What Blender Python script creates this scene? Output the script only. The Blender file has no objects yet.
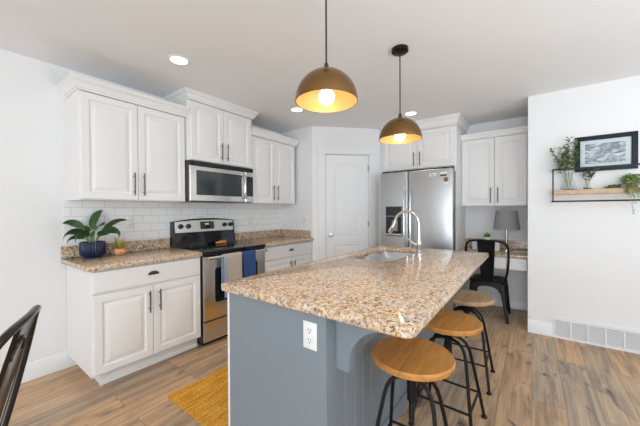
import bpy, bmesh, math, random
from mathutils import Vector, Matrix
PI = math.pi
S = bpy.context.scene
COL = S.collection
RND = random.Random(7)

# ------------------------------------------------------------------ camera
CAM = Vector((0, 0, 1.299))
yaw, pitch, roll = math.radians(36.304), math.radians(-0.5), math.radians(-0.274)
Fh = Vector((math.cos(yaw), math.sin(yaw), 0)); Rh = Vector((math.sin(yaw), -math.cos(yaw), 0)); Zu = Vector((0, 0, 1))
F = Fh * math.cos(pitch) + Zu * math.sin(pitch)
U0 = Zu * math.cos(pitch) - Fh * math.sin(pitch)
Rr = Rh * math.cos(roll) + U0 * math.sin(roll)
Uu = U0 * math.cos(roll) - Rh * math.sin(roll)
cd = bpy.data.cameras.new('camera'); cam = bpy.data.objects.new('camera', cd); COL.objects.link(cam)
cd.sensor_width = 36; cd.lens = 288.2 / 640 * 36; cd.clip_start = 0.05
cam.matrix_world = Matrix(((Rr.x, Uu.x, -F.x, CAM.x), (Rr.y, Uu.y, -F.y, CAM.y), (Rr.z, Uu.z, -F.z, CAM.z), (0, 0, 0, 1)))
S.camera = cam

# ------------------------------------------------------------------ world, daylight, exposure
w = bpy.data.worlds.new('world'); S.world = w; w.use_nodes = True
bg = w.node_tree.nodes['Background']; bg.inputs[0].default_value = (0.80, 0.90, 1.0, 1); bg.inputs[1].default_value = 1.5
S.view_settings.view_transform = 'Standard'; S.view_settings.look = 'None'
S.view_settings.exposure = -0.22; S.view_settings.gamma = 1.0; S.view_settings.use_curve_mapping = False

def area(name, loc, direction, sx, sy, power, color):
    l = bpy.data.lights.new(name, 'AREA'); l.shape = 'RECTANGLE'; l.size = sx; l.size_y = sy
    l.energy = power; l.color = color
    o = bpy.data.objects.new(name, l); COL.objects.link(o); o.location = loc
    o.rotation_euler = Vector(direction).to_track_quat('-Z', 'Z').to_euler()
    return o
# daylight coming in through the two window openings behind the viewpoint
area('daylight_back_window', (-4.15, -0.4, 1.35), (1, 0, 0), 4.2, 2.0, 250, (0.88, 0.94, 1.0))
area('daylight_side_window', (0.2, -4.55, 1.35), (0, 1, 0), 5.0, 2.1, 10, (1.0, 0.97, 0.93))
# added unseen uplights behind the viewpoint that brighten the ceiling and room
area('fill_uplight', (-0.7, -1.9, 1.1), (0.15, 0.15, 1), 1.2, 1.2, 92, (0.80, 0.91, 1.0))
area('fill_uplight_right', (1.4, -2.3, 0.8), (0, 0.1, 1), 1.4, 1.4, 56, (0.80, 0.91, 1.0))

# ------------------------------------------------------------------ materials
MATS = {}
def nodes_of(name):
    m = bpy.data.materials.new(name); m.use_nodes = True
    nt = m.node_tree; b = nt.nodes['Principled BSDF']
    MATS[name] = m
    return m, nt, b
def N(nt, kind, **kw):
    n = nt.nodes.new(kind)
    for k, v in kw.items():
        if k.startswith('i_'): n.inputs[k[2:].replace('_', ' ')].default_value = v
        else: setattr(n, k, v)
    return n
def rgb(*c): return (c[0], c[1], c[2], 1)
def simple(name, col, rough=0.5, metal=0.0, spec=0.5, noise=0.0, scale=20, coat=0.0):
    m, nt, b = nodes_of(name)
    b.inputs['Base Color'].default_value = rgb(*col); b.inputs['Roughness'].default_value = rough
    b.inputs['Metallic'].default_value = metal; b.inputs['Specular IOR Level'].default_value = spec
    b.inputs['Coat Weight'].default_value = coat
    if noise:
        tc = N(nt, 'ShaderNodeTexCoord'); nz = N(nt, 'ShaderNodeTexNoise', i_Scale=scale, i_Detail=3.0)
        mx = N(nt, 'ShaderNodeMix', data_type='RGBA')
        mx.inputs['A'].default_value = rgb(*[c * (1 - noise) for c in col]); mx.inputs['B'].default_value = rgb(*[min(1, c * (1 + noise)) for c in col])
        nt.links.new(tc.outputs['Object'], nz.inputs['Vector']); nt.links.new(nz.outputs['Fac'], mx.inputs['Factor'])
        nt.links.new(mx.outputs['Result'], b.inputs['Base Color'])
    return m
def ramp(nt, pts, interp='LINEAR'):
    r = N(nt, 'ShaderNodeValToRGB'); r.color_ramp.interpolation = interp
    e = r.color_ramp.elements
    while len(e) < len(pts): e.new(0.5)
    for i, (p, c) in enumerate(pts):
        e[i].position = p; e[i].color = rgb(*c)
    return r
def mixc(nt, fac, a, b):
    m = N(nt, 'ShaderNodeMix', data_type='RGBA')
    for sock, v in (('Factor', fac), ('A', a), ('B', b)):
        if hasattr(v, 'is_output') or isinstance(v, bpy.types.NodeSocket): nt.links.new(v, m.inputs[sock])
        elif sock == 'Factor': m.inputs[sock].default_value = v
        else: m.inputs[sock].default_value = rgb(*v)
    return m.outputs['Result']

WALL = simple('wall_paint', (0.82, 0.82, 0.82), 0.6, noise=0.015, scale=4)
CEIL = simple('ceiling_paint', (0.88, 0.88, 0.88), 0.75, noise=0.015, scale=3)
TRIM = simple('trim_paint', (0.82, 0.82, 0.82), 0.4)
CAB = simple('cabinet_white', (0.83, 0.82, 0.805), 0.38, noise=0.01, scale=5)
GREY = simple('island_grey', (0.215, 0.255, 0.285), 0.42, noise=0.03, scale=3)
STEEL = simple('brushed_steel', (0.70, 0.685, 0.66), 0.25, 1.0)
FSTEEL = simple('fridge_steel', (0.53, 0.545, 0.56), 0.36, 1.0)
MWGLASS = simple('reflection_tinted_glass', (0.045, 0.055, 0.058), 0.06)  # grey-green base puts the room's reflection into the glass colour
SINKM = simple('sink_steel', (0.84, 0.84, 0.84), 0.28, 1.0)
CHROME = simple('polished_nickel', (0.72, 0.71, 0.70), 0.12, 1.0)
NICKEL = simple('dark_nickel', (0.10, 0.095, 0.09), 0.38, 0.8)
HINGE = simple('satin_hinge', (0.42, 0.42, 0.42), 0.5, 0.6)
BLACK = simple('black_enamel', (0.012, 0.012, 0.013), 0.28)
BGLASS = simple('black_glass', (0.008, 0.009, 0.010), 0.05)
BMETAL = simple('black_metal', (0.005, 0.005, 0.0055), 0.38, 0.0, spec=0.28)
GUN = simple('gunmetal_gloss', (0.045, 0.04, 0.037), 0.22, 0.75)
DARK = simple('dark_gap', (0.02, 0.02, 0.02), 0.8)
PLASTIC = simple('white_plastic', (0.80, 0.80, 0.79), 0.35)
NAVY = simple('navy_glaze', (0.006, 0.014, 0.055), 0.35)
TERRA = simple('orange_clay', (0.78, 0.36, 0.17), 0.5, noise=0.1, scale=60)
ORANGE = simple('orange_glaze', (0.75, 0.25, 0.05), 0.35, noise=0.25, scale=50)
SOIL = simple('soil', (0.06, 0.04, 0.03), 0.9, noise=0.3, scale=80)
LEAF = simple('leaf_deep_green', (0.05, 0.13, 0.045), 0.35, noise=0.45, scale=14)
LEAF2 = simple('leaf_sage', (0.16, 0.24, 0.08), 0.5, noise=0.4, scale=25)
LEAF3 = simple('leaf_bright', (0.20, 0.34, 0.06), 0.5, noise=0.4, scale=40)
LEAF4 = simple('leaf_yellow_green', (0.45, 0.40, 0.07), 0.5, noise=0.5, scale=30)
STALK = simple('pale_stalk', (0.28, 0.34, 0.14), 0.5)
SHADEIN = simple('shade_fabric', (0.30, 0.285, 0.28), 0.9, noise=0.25, scale=180)
CORK = simple('cork', (0.40, 0.19, 0.08), 0.8)
PAPER = simple('mat_board', (0.60, 0.66, 0.69), 0.7)
BLUETOWEL = simple('blue_towel', (0.03, 0.075, 0.24), 0.95, noise=0.25, scale=90)
BEIGETOWEL = simple('beige_towel', (0.50, 0.42, 0.36), 0.95, noise=0.12, scale=90)
PALEBLUE = simple('pale_blue_hem', (0.36, 0.47, 0.62), 0.95, noise=0.1, scale=90)
GOLDIN = simple('gold_leaf_inside', (0.78, 0.50, 0.20), 0.45, 0.2)
BRONZE = simple('brushed_bronze', (0.25, 0.145, 0.058), 0.24, 1.0)
CORD = simple('black_cord', (0.015, 0.015, 0.015), 0.5)
DKBROWN = simple('dark_side_panel', (0.10, 0.075, 0.06), 0.35)
FRAMEM = simple('navy_black_frame', (0.006, 0.011, 0.018), 0.45, spec=0.3)

def emit(name, col, strength):
    m, nt, b = nodes_of(name)
    b.inputs['Base Color'].default_value = rgb(*col); b.inputs['Emission Color'].default_value = rgb(*col); b.inputs['Emission Strength'].default_value = strength
    return m
BULB = emit('bulb_glow', (1.0, 0.86, 0.60), 13.0)
CANL = emit('downlight_glow', (1.0, 0.95, 0.86), 6.0)
GREENL = emit('clock_glow', (0.15, 0.8, 0.1), 0.9)

def glass():
    m, nt, b = nodes_of('clear_glass')
    b.inputs['Base Color'].default_value = (0.96, 0.98, 0.98, 1); b.inputs['Roughness'].default_value = 0.0
    b.inputs['Transmission Weight'].default_value = 1.0; b.inputs['IOR'].default_value = 1.18
    return m
GLASS = glass()

def granite():
    m, nt, b = nodes_of('speckled_granite'); L = nt.links.new
    tc = N(nt, 'ShaderNodeTexCoord')
    def noise(sc, det=4.0, dist=0.0, ro=0.6):
        n = N(nt, 'ShaderNodeTexNoise', i_Scale=sc, i_Detail=det, i_Distortion=dist, i_Roughness=ro); L(tc.outputs['Object'], n.inputs['Vector']); return n.outputs['Fac']
    base = ramp(nt, [(0.33, (0.24, 0.15, 0.085)), (0.41, (0.50, 0.32, 0.18)), (0.50, (0.66, 0.46, 0.28)), (0.59, (0.74, 0.58, 0.41)), (0.70, (0.78, 0.72, 0.64))])
    L(noise(46, 5, 0.5), base.inputs[0])
    big = ramp(nt, [(0.48, (0, 0, 0)), (0.64, (0.5, 0.5, 0.5))]); L(noise(13, 3, 0.6), big.inputs[0])
    c0 = mixc(nt, big.outputs[0], base.outputs[0], (0.60, 0.58, 0.56))
    g = ramp(nt, [(0.56, (0, 0, 0)), (0.62, (1, 1, 1))]); L(noise(62, 4, 0.3), g.inputs[0])
    c1 = mixc(nt, g.outputs[0], c0, (0.27, 0.25, 0.245))
    s = ramp(nt, [(0.37, (1, 1, 1)), (0.41, (0, 0, 0))]); L(noise(88, 3, 0.3, 0.55), s.inputs[0])
    c2 = mixc(nt, s.outputs[0], c1, (0.045, 0.04, 0.045))
    v = ramp(nt, [(0.34, (1, 1, 1)), (0.38, (0, 0, 0))]); L(noise(24, 4, 1.0, 0.7), v.inputs[0])
    c3 = mixc(nt, v.outputs[0], c2, (0.12, 0.07, 0.05))
    L(c3, b.inputs['Base Color'])
    b.inputs['Roughness'].default_value = 0.13; b.inputs['Specular IOR Level'].default_value = 0.38
    return m
GRANITE = granite()

def floor_mat():
    m, nt, b = nodes_of('oak_plank_floor'); L = nt.links.new
    tc = N(nt, 'ShaderNodeTexCoord')
    mp = N(nt, 'ShaderNodeMapping'); L(tc.outputs['Object'], mp.inputs['Vector'])
    br = N(nt, 'ShaderNodeTexBrick', offset=0.37, i_Scale=1.0, i_Mortar_Size=0.0016, i_Mortar_Smooth=0.3, i_Bias=0.0, i_Brick_Width=1.22, i_Row_Height=0.182)
    br.inputs['Color1'].default_value = rgb(0, 0, 0); br.inputs['Color2'].default_value = rgb(1, 1, 1); br.inputs['Mortar'].default_value = rgb(0.5, 0.5, 0.5)
    L(mp.outputs[0], br.inputs['Vector'])
    # shift the grain per plank
    add = N(nt, 'ShaderNodeVectorMath', operation='MULTIPLY_ADD'); L(br.outputs['Color'], add.inputs[0]); add.inputs[1].default_value = (7.0, 3.0, 5.0); L(mp.outputs[0], add.inputs[2])
    st = N(nt, 'ShaderNodeMapping'); st.inputs['Scale'].default_value = (1.6, 13, 1); L(add.outputs[0], st.inputs['Vector'])
    n1 = N(nt, 'ShaderNodeTexNoise', i_Scale=1.0, i_Detail=5.0, i_Distortion=0.9, i_Roughness=0.62); L(st.outputs[0], n1.inputs['Vector'])
    st2 = N(nt, 'ShaderNodeMapping'); st2.inputs['Scale'].default_value = (2.2, 70, 1); L(add.outputs[0], st2.inputs['Vector'])
    n2 = N(nt, 'ShaderNodeTexNoise', i_Scale=1.0, i_Detail=3.0); L(st2.outputs[0], n2.inputs['Vector'])
    st3 = N(nt, 'ShaderNodeMapping'); st3.inputs['Scale'].default_value = (2.2, 5.5, 1); L(add.outputs[0], st3.inputs['Vector'])
    n3 = N(nt, 'ShaderNodeTexNoise', i_Scale=1.0, i_Detail=4.0, i_Distortion=1.4); L(st3.outputs[0], n3.inputs['Vector'])
    plank = mixc(nt, br.outputs['Color'], (0.62, 0.39, 0.22), (0.44, 0.335, 0.24))
    gr = ramp(nt, [(0.30, (0.50, 0.52, 0.56)), (0.42, (0.82, 0.83, 0.85)), (0.55, (1.05, 1.04, 1.02)), (0.72, (1.26, 1.22, 1.15))]); L(n1.outputs['Fac'], gr.inputs[0])
    mul = N(nt, 'ShaderNodeMix', data_type='RGBA', blend_type='MULTIPLY'); mul.inputs['Factor'].default_value = 1.0
    L(plank, mul.inputs['A']); L(gr.outputs[0], mul.inputs['B'])
    f2 = ramp(nt, [(0.35, (0.80, 0.80, 0.80)), (0.6, (1.06, 1.06, 1.06))]); L(n2.outputs['Fac'], f2.inputs[0])
    mul2 = N(nt, 'ShaderNodeMix', data_type='RGBA', blend_type='MULTIPLY'); mul2.inputs['Factor'].default_value = 1.0
    L(mul.outputs['Result'], mul2.inputs['A']); L(f2.outputs[0], mul2.inputs['B'])
    k = ramp(nt, [(0.28, (1, 1, 1)), (0.39, (0, 0, 0))]); L(n3.outputs['Fac'], k.inputs[0])
    c = mixc(nt, k.outputs[0], mul2.outputs['Result'], (0.10, 0.085, 0.075))
    c = mixc(nt, br.outputs['Fac'], c, (0.16, 0.12, 0.09))
    L(c, b.inputs['Base Color']); b.inputs['Roughness'].default_value = 0.38; b.inputs['Specular IOR Level'].default_value = 0.4
    return m
FLOOR = floor_mat()

def tile_mat():
    m, nt, b = nodes_of('subway_tile'); L = nt.links.new
    tc = N(nt, 'ShaderNodeTexCoord'); mp = N(nt, 'ShaderNodeMapping'); mp.inputs['Rotation'].default_value = (PI / 2, 0, 0)
    L(tc.outputs['Object'], mp.inputs['Vector'])
    sx = N(nt, 'ShaderNodeSeparateXYZ'); L(tc.outputs['Object'], sx.inputs[0]); cx = N(nt, 'ShaderNodeCombineXYZ'); zo = N(nt, 'ShaderNodeMath', operation='SUBTRACT'); zo.inputs[1].default_value = 0.018; L(sx.outputs['Z'], zo.inputs[0]); L(sx.outputs['X'], cx.inputs[0]); L(zo.outputs[0], cx.inputs[1])
    br = N(nt, 'ShaderNodeTexBrick', offset=0.5, i_Scale=1.0, i_Mortar_Size=0.0022, i_Mortar_Smooth=0.2, i_Brick_Width=0.158, i_Row_Height=0.0775)
    br.inputs['Color1'].default_value = rgb(0.87, 0.87, 0.86); br.inputs['Color2'].default_value = rgb(0.84, 0.84, 0.835); br.inputs['Mortar'].default_value = rgb(0.60, 0.60, 0.60)
    L(cx.outputs[0], br.inputs['Vector']); L(br.outputs['Color'], b.inputs['Base Color'])
    bp = N(nt, 'ShaderNodeBump', invert=True, i_Strength=0.4, i_Distance=0.002); L(br.outputs['Fac'], bp.inputs['Height']); L(bp.outputs[0], b.inputs['Normal'])
    b.inputs['Roughness'].default_value = 0.16
    return m
TILE = tile_mat()

def wood(name, c1, c2, axis_scale=(3, 26, 26), rough=0.45, planks=0.0, scratch=False):
    m, nt, b = nodes_of(name); L = nt.links.new
    tc = N(nt, 'ShaderNodeTexCoord'); mp = N(nt, 'ShaderNodeMapping'); mp.inputs['Scale'].default_value = axis_scale
    oi = N(nt, 'ShaderNodeObjectInfo'); ad = N(nt, 'ShaderNodeVectorMath', operation='ADD')
    L(tc.outputs['Object'], ad.inputs[0]); L(oi.outputs['Random'], ad.inputs[1]); L(ad.outputs[0], mp.inputs['Vector'])
    n = N(nt, 'ShaderNodeTexNoise', i_Scale=1.0, i_Detail=5.0, i_Distortion=0.8, i_Roughness=0.6); L(mp.outputs[0], n.inputs['Vector'])
    r = ramp(nt, [(0.3, c2), (0.62, c1)]); L(n.outputs['Fac'], r.inputs[0]); c = r.outputs[0]
    if planks:
        sx = N(nt, 'ShaderNodeSeparateXYZ'); L(tc.outputs['Object'], sx.inputs[0])
        md = N(nt, 'ShaderNodeMath', operation='PINGPONG'); md.inputs[1].default_value = planks; L(sx.outputs['Y'], md.inputs[0])
        lt = N(nt, 'ShaderNodeMath', operation='LESS_THAN'); lt.inputs[1].default_value = 0.0012; L(md.outputs[0], lt.inputs[0])
        c = mixc(nt, lt.outputs[0], c, tuple(x * 0.75 for x in c2))
    if scratch:
        m2 = N(nt, 'ShaderNodeMapping'); m2.inputs['Scale'].default_value = (5, 90, 10); L(tc.outputs['Object'], m2.inputs['Vector'])
        n2 = N(nt, 'ShaderNodeTexNoise', i_Scale=1.0, i_Detail=2.0); L(m2.outputs[0], n2.inputs['Vector'])
        r2 = ramp(nt, [(0.70, (0, 0, 0)), (0.76, (1, 1, 1))]); L(n2.outputs['Fac'], r2.inputs[0])
        c = mixc(nt, r2.outputs[0], c, (0.55, 0.42, 0.28))
    L(c, b.inputs['Base Color']); b.inputs['Roughness'].default_value = rough
    return m
SEATWOOD = wood('honey_wood', (0.60, 0.27, 0.065), (0.40, 0.16, 0.035), planks=0.09, scratch=True)
PALEWOOD = wood('pale_weathered_wood', (0.50, 0.32, 0.17), (0.33, 0.19, 0.09), planks=0.09, scratch=True)
SHELFWOOD = wood('light_oak', (0.58, 0.40, 0.24), (0.45, 0.29, 0.16), axis_scale=(26, 3, 26))
BROWNWOOD = wood('brown_wood', (0.36, 0.18, 0.09), (0.22, 0.10, 0.05), axis_scale=(26, 4, 26))

def jute():
    m, nt, b = nodes_of('mustard_jute'); L = nt.links.new
    tc = N(nt, 'ShaderNodeTexCoord'); sx = N(nt, 'ShaderNodeSeparateXYZ'); L(tc.outputs['Object'], sx.inputs[0])
    mp = N(nt, 'ShaderNodeMapping'); mp.inputs['Scale'].default_value = (4, 55, 1); L(tc.outputs['Object'], mp.inputs['Vector'])
    n = N(nt, 'ShaderNodeTexNoise', i_Scale=1.0, i_Detail=3.0); L(mp.outputs[0], n.inputs['Vector'])
    mp2 = N(nt, 'ShaderNodeMapping'); mp2.inputs['Scale'].default_value = (60, 110, 1); L(tc.outputs['Object'], mp2.inputs['Vector'])
    n2 = N(nt, 'ShaderNodeTexNoise', i_Scale=1.0, i_Detail=2.0); L(mp2.outputs[0], n2.inputs['Vector'])
    r = ramp(nt, [(0.30, (0.42, 0.19, 0.03)), (0.48, (0.74, 0.36, 0.055)), (0.7, (0.84, 0.48, 0.11))]); L(n.outputs['Fac'], r.inputs[0])
    r2 = ramp(nt, [(0.3, (0.65, 0.6, 0.5)), (0.55, (1.05, 1.05, 1.0))]); L(n2.outputs['Fac'], r2.inputs[0])
    mu = N(nt, 'ShaderNodeMix', data_type='RGBA', blend_type='MULTIPLY'); mu.inputs['Factor'].default_value = 1.0
    L(r.outputs[0], mu.inputs['A']); L(r2.outputs[0], mu.inputs['B']); L(mu.outputs['Result'], b.inputs['Base Color'])
    bp = N(nt, 'ShaderNodeBump', i_Strength=0.6, i_Distance=0.004); L(n2.outputs['Fac'], bp.inputs['Height']); L(bp.outputs[0], b.inputs['Normal'])
    b.inputs['Roughness'].default_value = 0.95; b.inputs['Specular IOR Level'].default_value = 0.1
    return m
JUTE = jute()

def art():
    m, nt, b = nodes_of('grey_landscape_print'); L = nt.links.new
    tc = N(nt, 'ShaderNodeTexCoord')
    mp = N(nt, 'ShaderNodeMapping'); mp.inputs['Scale'].default_value = (6, 6, 13); L(tc.outputs['Object'], mp.inputs['Vector'])
    n = N(nt, 'ShaderNodeTexNoise', i_Scale=1.3, i_Detail=6.0, i_Distortion=2.4, i_Roughness=0.6); L(mp.outputs[0], n.inputs['Vector'])
    r = ramp(nt, [(0.36, (0.13, 0.16, 0.18)), (0.5, (0.30, 0.35, 0.38)), (0.62, (0.60, 0.66, 0.69))]); L(n.outputs['Fac'], r.inputs[0])
    L(r.outputs[0], b.inputs['Base Color']); b.inputs['Roughness'].default_value = 0.5
    return m
ART = art()

# ------------------------------------------------------------------ mesh builder
class MB:
    def __init__(self): self.bm = bmesh.new()
    def box(self, x0, y0, z0, x1, y1, z1, bev=0.0, seg=2):
        r = bmesh.ops.create_cube(self.bm, size=1.0); vs = r['verts']
        for v in vs:
            v.co = Vector(((x0 + x1) / 2 + v.co.x * (x1 - x0), (y0 + y1) / 2 + v.co.y * (y1 - y0), (z0 + z1) / 2 + v.co.z * (z1 - z0)))
        if bev:
            es = list({e for v in vs for e in v.link_edges})
            bmesh.ops.bevel(self.bm, geom=es, offset=bev, segments=seg, affect='EDGES', profile=0.5)
        return self
    def loops(self, loops, closed=True, cap0=True, cap1=True):
        L = [[self.bm.verts.new(p) for p in lp] for lp in loops]
        n = len(L[0])
        for a, b in zip(L, L[1:]):
            for i in range(n if closed else n - 1):
                j = (i + 1) % n
                self.bm.faces.new((a[i], a[j], b[j], b[i]))
        if closed and cap0: self.bm.faces.new(list(reversed(L[0])))
        if closed and cap1: self.bm.faces.new(L[-1])
        return self
    def tube(self, pts, r, seg=10, closed=False, caps=True):
        pts = [Vector(p) for p in pts]; n = len(pts)
        rad = r if isinstance(r, (list, tuple)) else [r] * n
        T = []
        for i in range(n):
            a = pts[(i - 1) % n] if (closed or i > 0) else pts[i]
            b = pts[(i + 1) % n] if (closed or i < n - 1) else pts[i]
            T.append((b - a).normalized())
        up = Vector((0, 0, 1)) if abs(T[0].z) < 0.9 else Vector((1, 0, 0))
        u = T[0].cross(up).normalized(); L = []
        for i in range(n):
            u = (u - T[i] * u.dot(T[i])).normalized(); v = T[i].cross(u)
            L.append([pts[i] + (u * math.cos(2 * PI * k / seg) + v * math.sin(2 * PI * k / seg)) * rad[i] for k in range(seg)])
        if closed: L.append(L[0]); return self._closed(L)
        return self.loops(L, True, caps, caps)
    def _closed(self, L):
        V = [[self.bm.verts.new(p) for p in lp] for lp in L[:-1]]; n = len(V[0])
        for i in range(len(V)):
            a, b = V[i], V[(i + 1) % len(V)]
            for k in range(n): self.bm.faces.new((a[k], a[(k + 1) % n], b[(k + 1) % n], b[k]))
        return self
    def lathe(self, prof, c=(0, 0, 0), seg=32, cap0=True, cap1=True, M=None):
        L = []
        for r, z in prof:
            r = max(r, 1e-4)
            lp = [Vector((r * math.cos(2 * PI * k / seg), r * math.sin(2 * PI * k / seg), z)) for k in range(seg)]
            if M: lp = [M @ p for p in lp]
            L.append([p + Vector(c) for p in lp])
        return self.loops(L, True, cap0, cap1)
    def prism(self, poly, f, d0, d1):
        """poly: 2-D points, f(u, v, d) -> 3-D point, from depth d0 to d1"""
        return self.loops([[f(u, v, d0) for u, v in poly], [f(u, v, d1) for u, v in poly]])
    def panel(self, x0, z0, x1, z1, y, t, rings):
        """a front in the x-z plane facing -y; rings = (inset, depth behind the front)"""
        def ring(i, d): return [(x0 + i, y + d, z0 + i), (x1 - i, y + d, z0 + i), (x1 - i, y + d, z1 - i), (x0 + i, y + d, z1 - i)]
        return self.loops([ring(0, t)] + [ring(i, d) for i, d in rings])
    def xform(self, M):
        bmesh.ops.transform(self.bm, matrix=M, verts=self.bm.verts); return self
    def build(self, name, mat, parent=None, angle=35, loc=None, rotz=0.0):
        bmesh.ops.recalc_face_normals(self.bm, faces=self.bm.faces)
        me = bpy.data.meshes.new(name); self.bm.to_mesh(me); self.bm.free()
        me.polygons.foreach_set('use_smooth', [True] * len(me.polygons))
        me.set_sharp_from_angle(angle=math.radians(angle))
        me.materials.append(mat)
        o = bpy.data.objects.new(name, me); COL.objects.link(o)
        if parent: o.parent = parent
        if loc: o.location = loc
        o.rotation_euler.z = rotz
        return o

def tag(o, label, cat, group=None):
    o['label'] = label; o['category'] = cat
    if group: o['group'] = group
    return o
def thing(name, label, cat, loc=(0, 0, 0), rotz=0.0, group=None):
    o = bpy.data.objects.new(name, None); COL.objects.link(o); o.location = loc; o.rotation_euler.z = rotz
    o.empty_display_size = 0.1
    return tag(o, label, cat, group)
def struct(o): o['kind'] = 'structure'; return o
def copy_tree(o, parent=None):
    c = o.copy(); COL.objects.link(c)
    if parent: c.parent = parent
    for ch in list(o.children): copy_tree(ch, c)
    return c

DOOR = [(0, 0.004), (0.004, 0), (0.052, 0), (0.058, 0.008), (0.068, 0.009), (0.092, 0.001), (0.097, 0)]
SLAB = [(0, 0.006), (0.002, 0.002), (0.008, 0)]
def bar_pull(x, z0, z1, y, parent, r=0.0055):
    mb = MB(); mb.tube([(x, y - 0.03, z0), (x, y - 0.03, z1)], r, 10)
    for z in (z0 + 0.03, z1 - 0.03): mb.tube([(x, y - 0.03, z), (x, y, z)], 0.004, 8)
    return mb.build('handle', NICKEL, parent)
def cup_pull(x, z, y, parent):
    mb = MB(); w, h, d = 0.045, 0.028, 0.022; L = []
    for i in range(9):
        a = PI * i / 8; L.append([(x + w * math.cos(a) * math.cos(b), y - d * math.sin(b) * (0.25 + 0.75 * math.sin(a)) - 0.001, z - h * 0.3 + h * math.sin(a) * (1 - 0.25 * math.sin(b))) for b in [PI / 2 * k / 6 for k in range(7)]])
    inn = [[(p[0] * 0.93 + x * 0.07, y + (p[1] - y) * 0.85, p[2] - 0.0025) for p in l] for l in L]
    mb.loops(L, closed=False); mb.loops(inn, closed=False)
    mb.box(x - w, y - 0.003, z - h * 0.3 - 0.002, x + w, y, z - h * 0.3 + 0.002)
    return mb.build('cup_pull', NICKEL, parent)
def crown(w, d, z0, z1, out, parent, left, right, mat=CAB):
    H = z1 - z0
    prof = [(0.0, 0.0), (0.008, 0.0), (0.010, H * 0.16), (0.018, H * 0.2), (0.022, H * 0.34), (out * 0.55, H * 0.56), (out * 0.86, H * 0.74), (out * 0.9, H * 0.84), (out, H * 0.87), (out, H), (0.0, H)]
    L = []
    for o, z in prof:
        lp = []
        lp += [(-o, d, z0 + z), (-o, -o, z0 + z)] if left else [(0, d, z0 + z), (0, -o, z0 + z)]
        lp += [(w + o, -o, z0 + z), (w + o, d, z0 + z)] if right else [(w, -o, z0 + z), (w, d, z0 + z)]
        L.append(lp)
    mb = MB(); mb.loops(L)
    return mb.build('crown_molding', mat, parent, angle=20)

# ------------------------------------------------------------------ setting
ZC = 2.492
WY = 3.126
struct(MB().box(-4.3, -4.75, -0.1, 4.65, WY + 0.1, 0).build('floor', FLOOR))
struct(MB().box(-4.3, -4.75, ZC, 4.65, WY + 0.1, ZC + 0.1).build('ceiling', CEIL))
struct(MB().box(-4.3, WY, 0, 3.233, WY + 0.1, ZC).build('wall_left', WALL))
mb = MB(); mb.box(3.772, -4.65, 0, 4.65, 0.033, ZC); struct(mb.build('wall_right', WALL))
struct(MB().box(4.55, 0.033, 0, 4.65, 2.4, ZC).build('wall_far', WALL))
# the corner pantry: short side wall and the angled wall with the door opening
DG = Vector((3.233, 2.51, 0)); RD = -PI / 4
mb = MB(); mb.box(3.233, 2.51, 0, 3.333, WY + 0.1, ZC); struct(mb.build('wall_side', WALL))
DL = 1.004; D0, D1, DH = 0.193, 0.831, 2.105
mb = MB(); mb.box(0, 0, 0, D0, 0.1, ZC); mb.box(D1, 0, 0, DL, 0.1, ZC); mb.box(D0, 0, DH, D1, 0.1, ZC)
struct(mb.build('wall_angled', WALL, loc=DG, rotz=RD))
# walls behind the viewpoint, each with a big window opening
mb = MB(); mb.box(-4.3, -4.65, 0, -4.2, -2.6, ZC); mb.box(-4.3, 1.8, 0, -4.2, WY, ZC); mb.box(-4.3, -2.6, 0, -4.2, 1.8, 0.3); mb.box(-4.3, -2.6, 2.38, -4.2, 1.8, ZC)
struct(mb.build('wall_back', WALL))
mb = MB(); mb.box(-4.3, -4.75, 0, -2.4, -4.65, ZC); mb.box(2.8, -4.75, 0, 3.772, -4.65, ZC); mb.box(-2.4, -4.75, 0, 2.8, -4.65, 0.25); mb.box(-2.4, -4.75, 2.4, 2.8, -4.65, ZC)
struct(mb.build('wall_near', WALL))
# baseboards
def base_prof(mb, f, d0, d1, h=0.135, t=0.015):
    return mb.prism([(0, 0), (t, 0), (t, h - 0.012), (t * 0.5, h), (0, h)], f, d0, d1)
mb = MB(); base_prof(mb, lambda u, v, d: (d, WY - u, v), -4.2, 0.745); struct(mb.build('baseboard_left', TRIM))
mb = MB(); base_prof(mb, lambda u, v, d: (3.772 - u, d, v), -0.172, 0.033)
base_prof(mb, lambda u, v, d: (3.772 - u, d, v), -4.6, -1.2); struct(mb.build('baseboard_right', TRIM))
mb = MB(); base_prof(mb, lambda u, v, d: (4.55 - u, d, v), 0.033, 0.75, h=0.1); struct(mb.build('baseboard_far', TRIM))
# subway tile
struct(MB().box(0.665, WY - 0.010, 1.014, 3.233, WY, 1.392).build('wall_tile', TILE))

# pantry door with casing
dr = bpy.data.objects.new('door_1', None); COL.objects.link(dr); dr.location = DG; dr.rotation_euler.z = RD; struct(dr)
def arch_ring(x0, x1, z0, z1, i, y, rise, n=14):
    pts = [(x0 + i, y, z0 + i), (x1 - i, y, z0 + i)]
    for k in range(n + 1):
        t = k / n; x = (x1 - i) + (x0 - x1 + 2 * i) * t
        pts.append((x, y, z1 - i - rise + rise * (1 - (2 * t - 1) ** 2)))
    return pts
mb = MB(); mb.box(D0 + 0.003, 0.012, 0.008, D1 - 0.003, 0.047, DH - 0.008, 0.002, 1); mb.build('door_slab', TRIM, dr)
mb = MB()
for (z0, z1, rise) in ((0.945, 1.985, 0.045), (0.20, 0.815, 0.0)):
    rings = [(0.0, 0.0115), (0.006, 0.006), (0.014, 0.0105), (0.03, 0.0112), (0.05, 0.006), (0.06, 0.0055)]
    mb.loops([arch_ring(0.325, 0.70, z0, z1, i, y, rise) for i, y in rings], cap0=False)
mb.build('door_panel', TRIM, dr)
mb = MB(); KM = Matrix.Rotation(PI / 2, 3, 'X')
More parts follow.
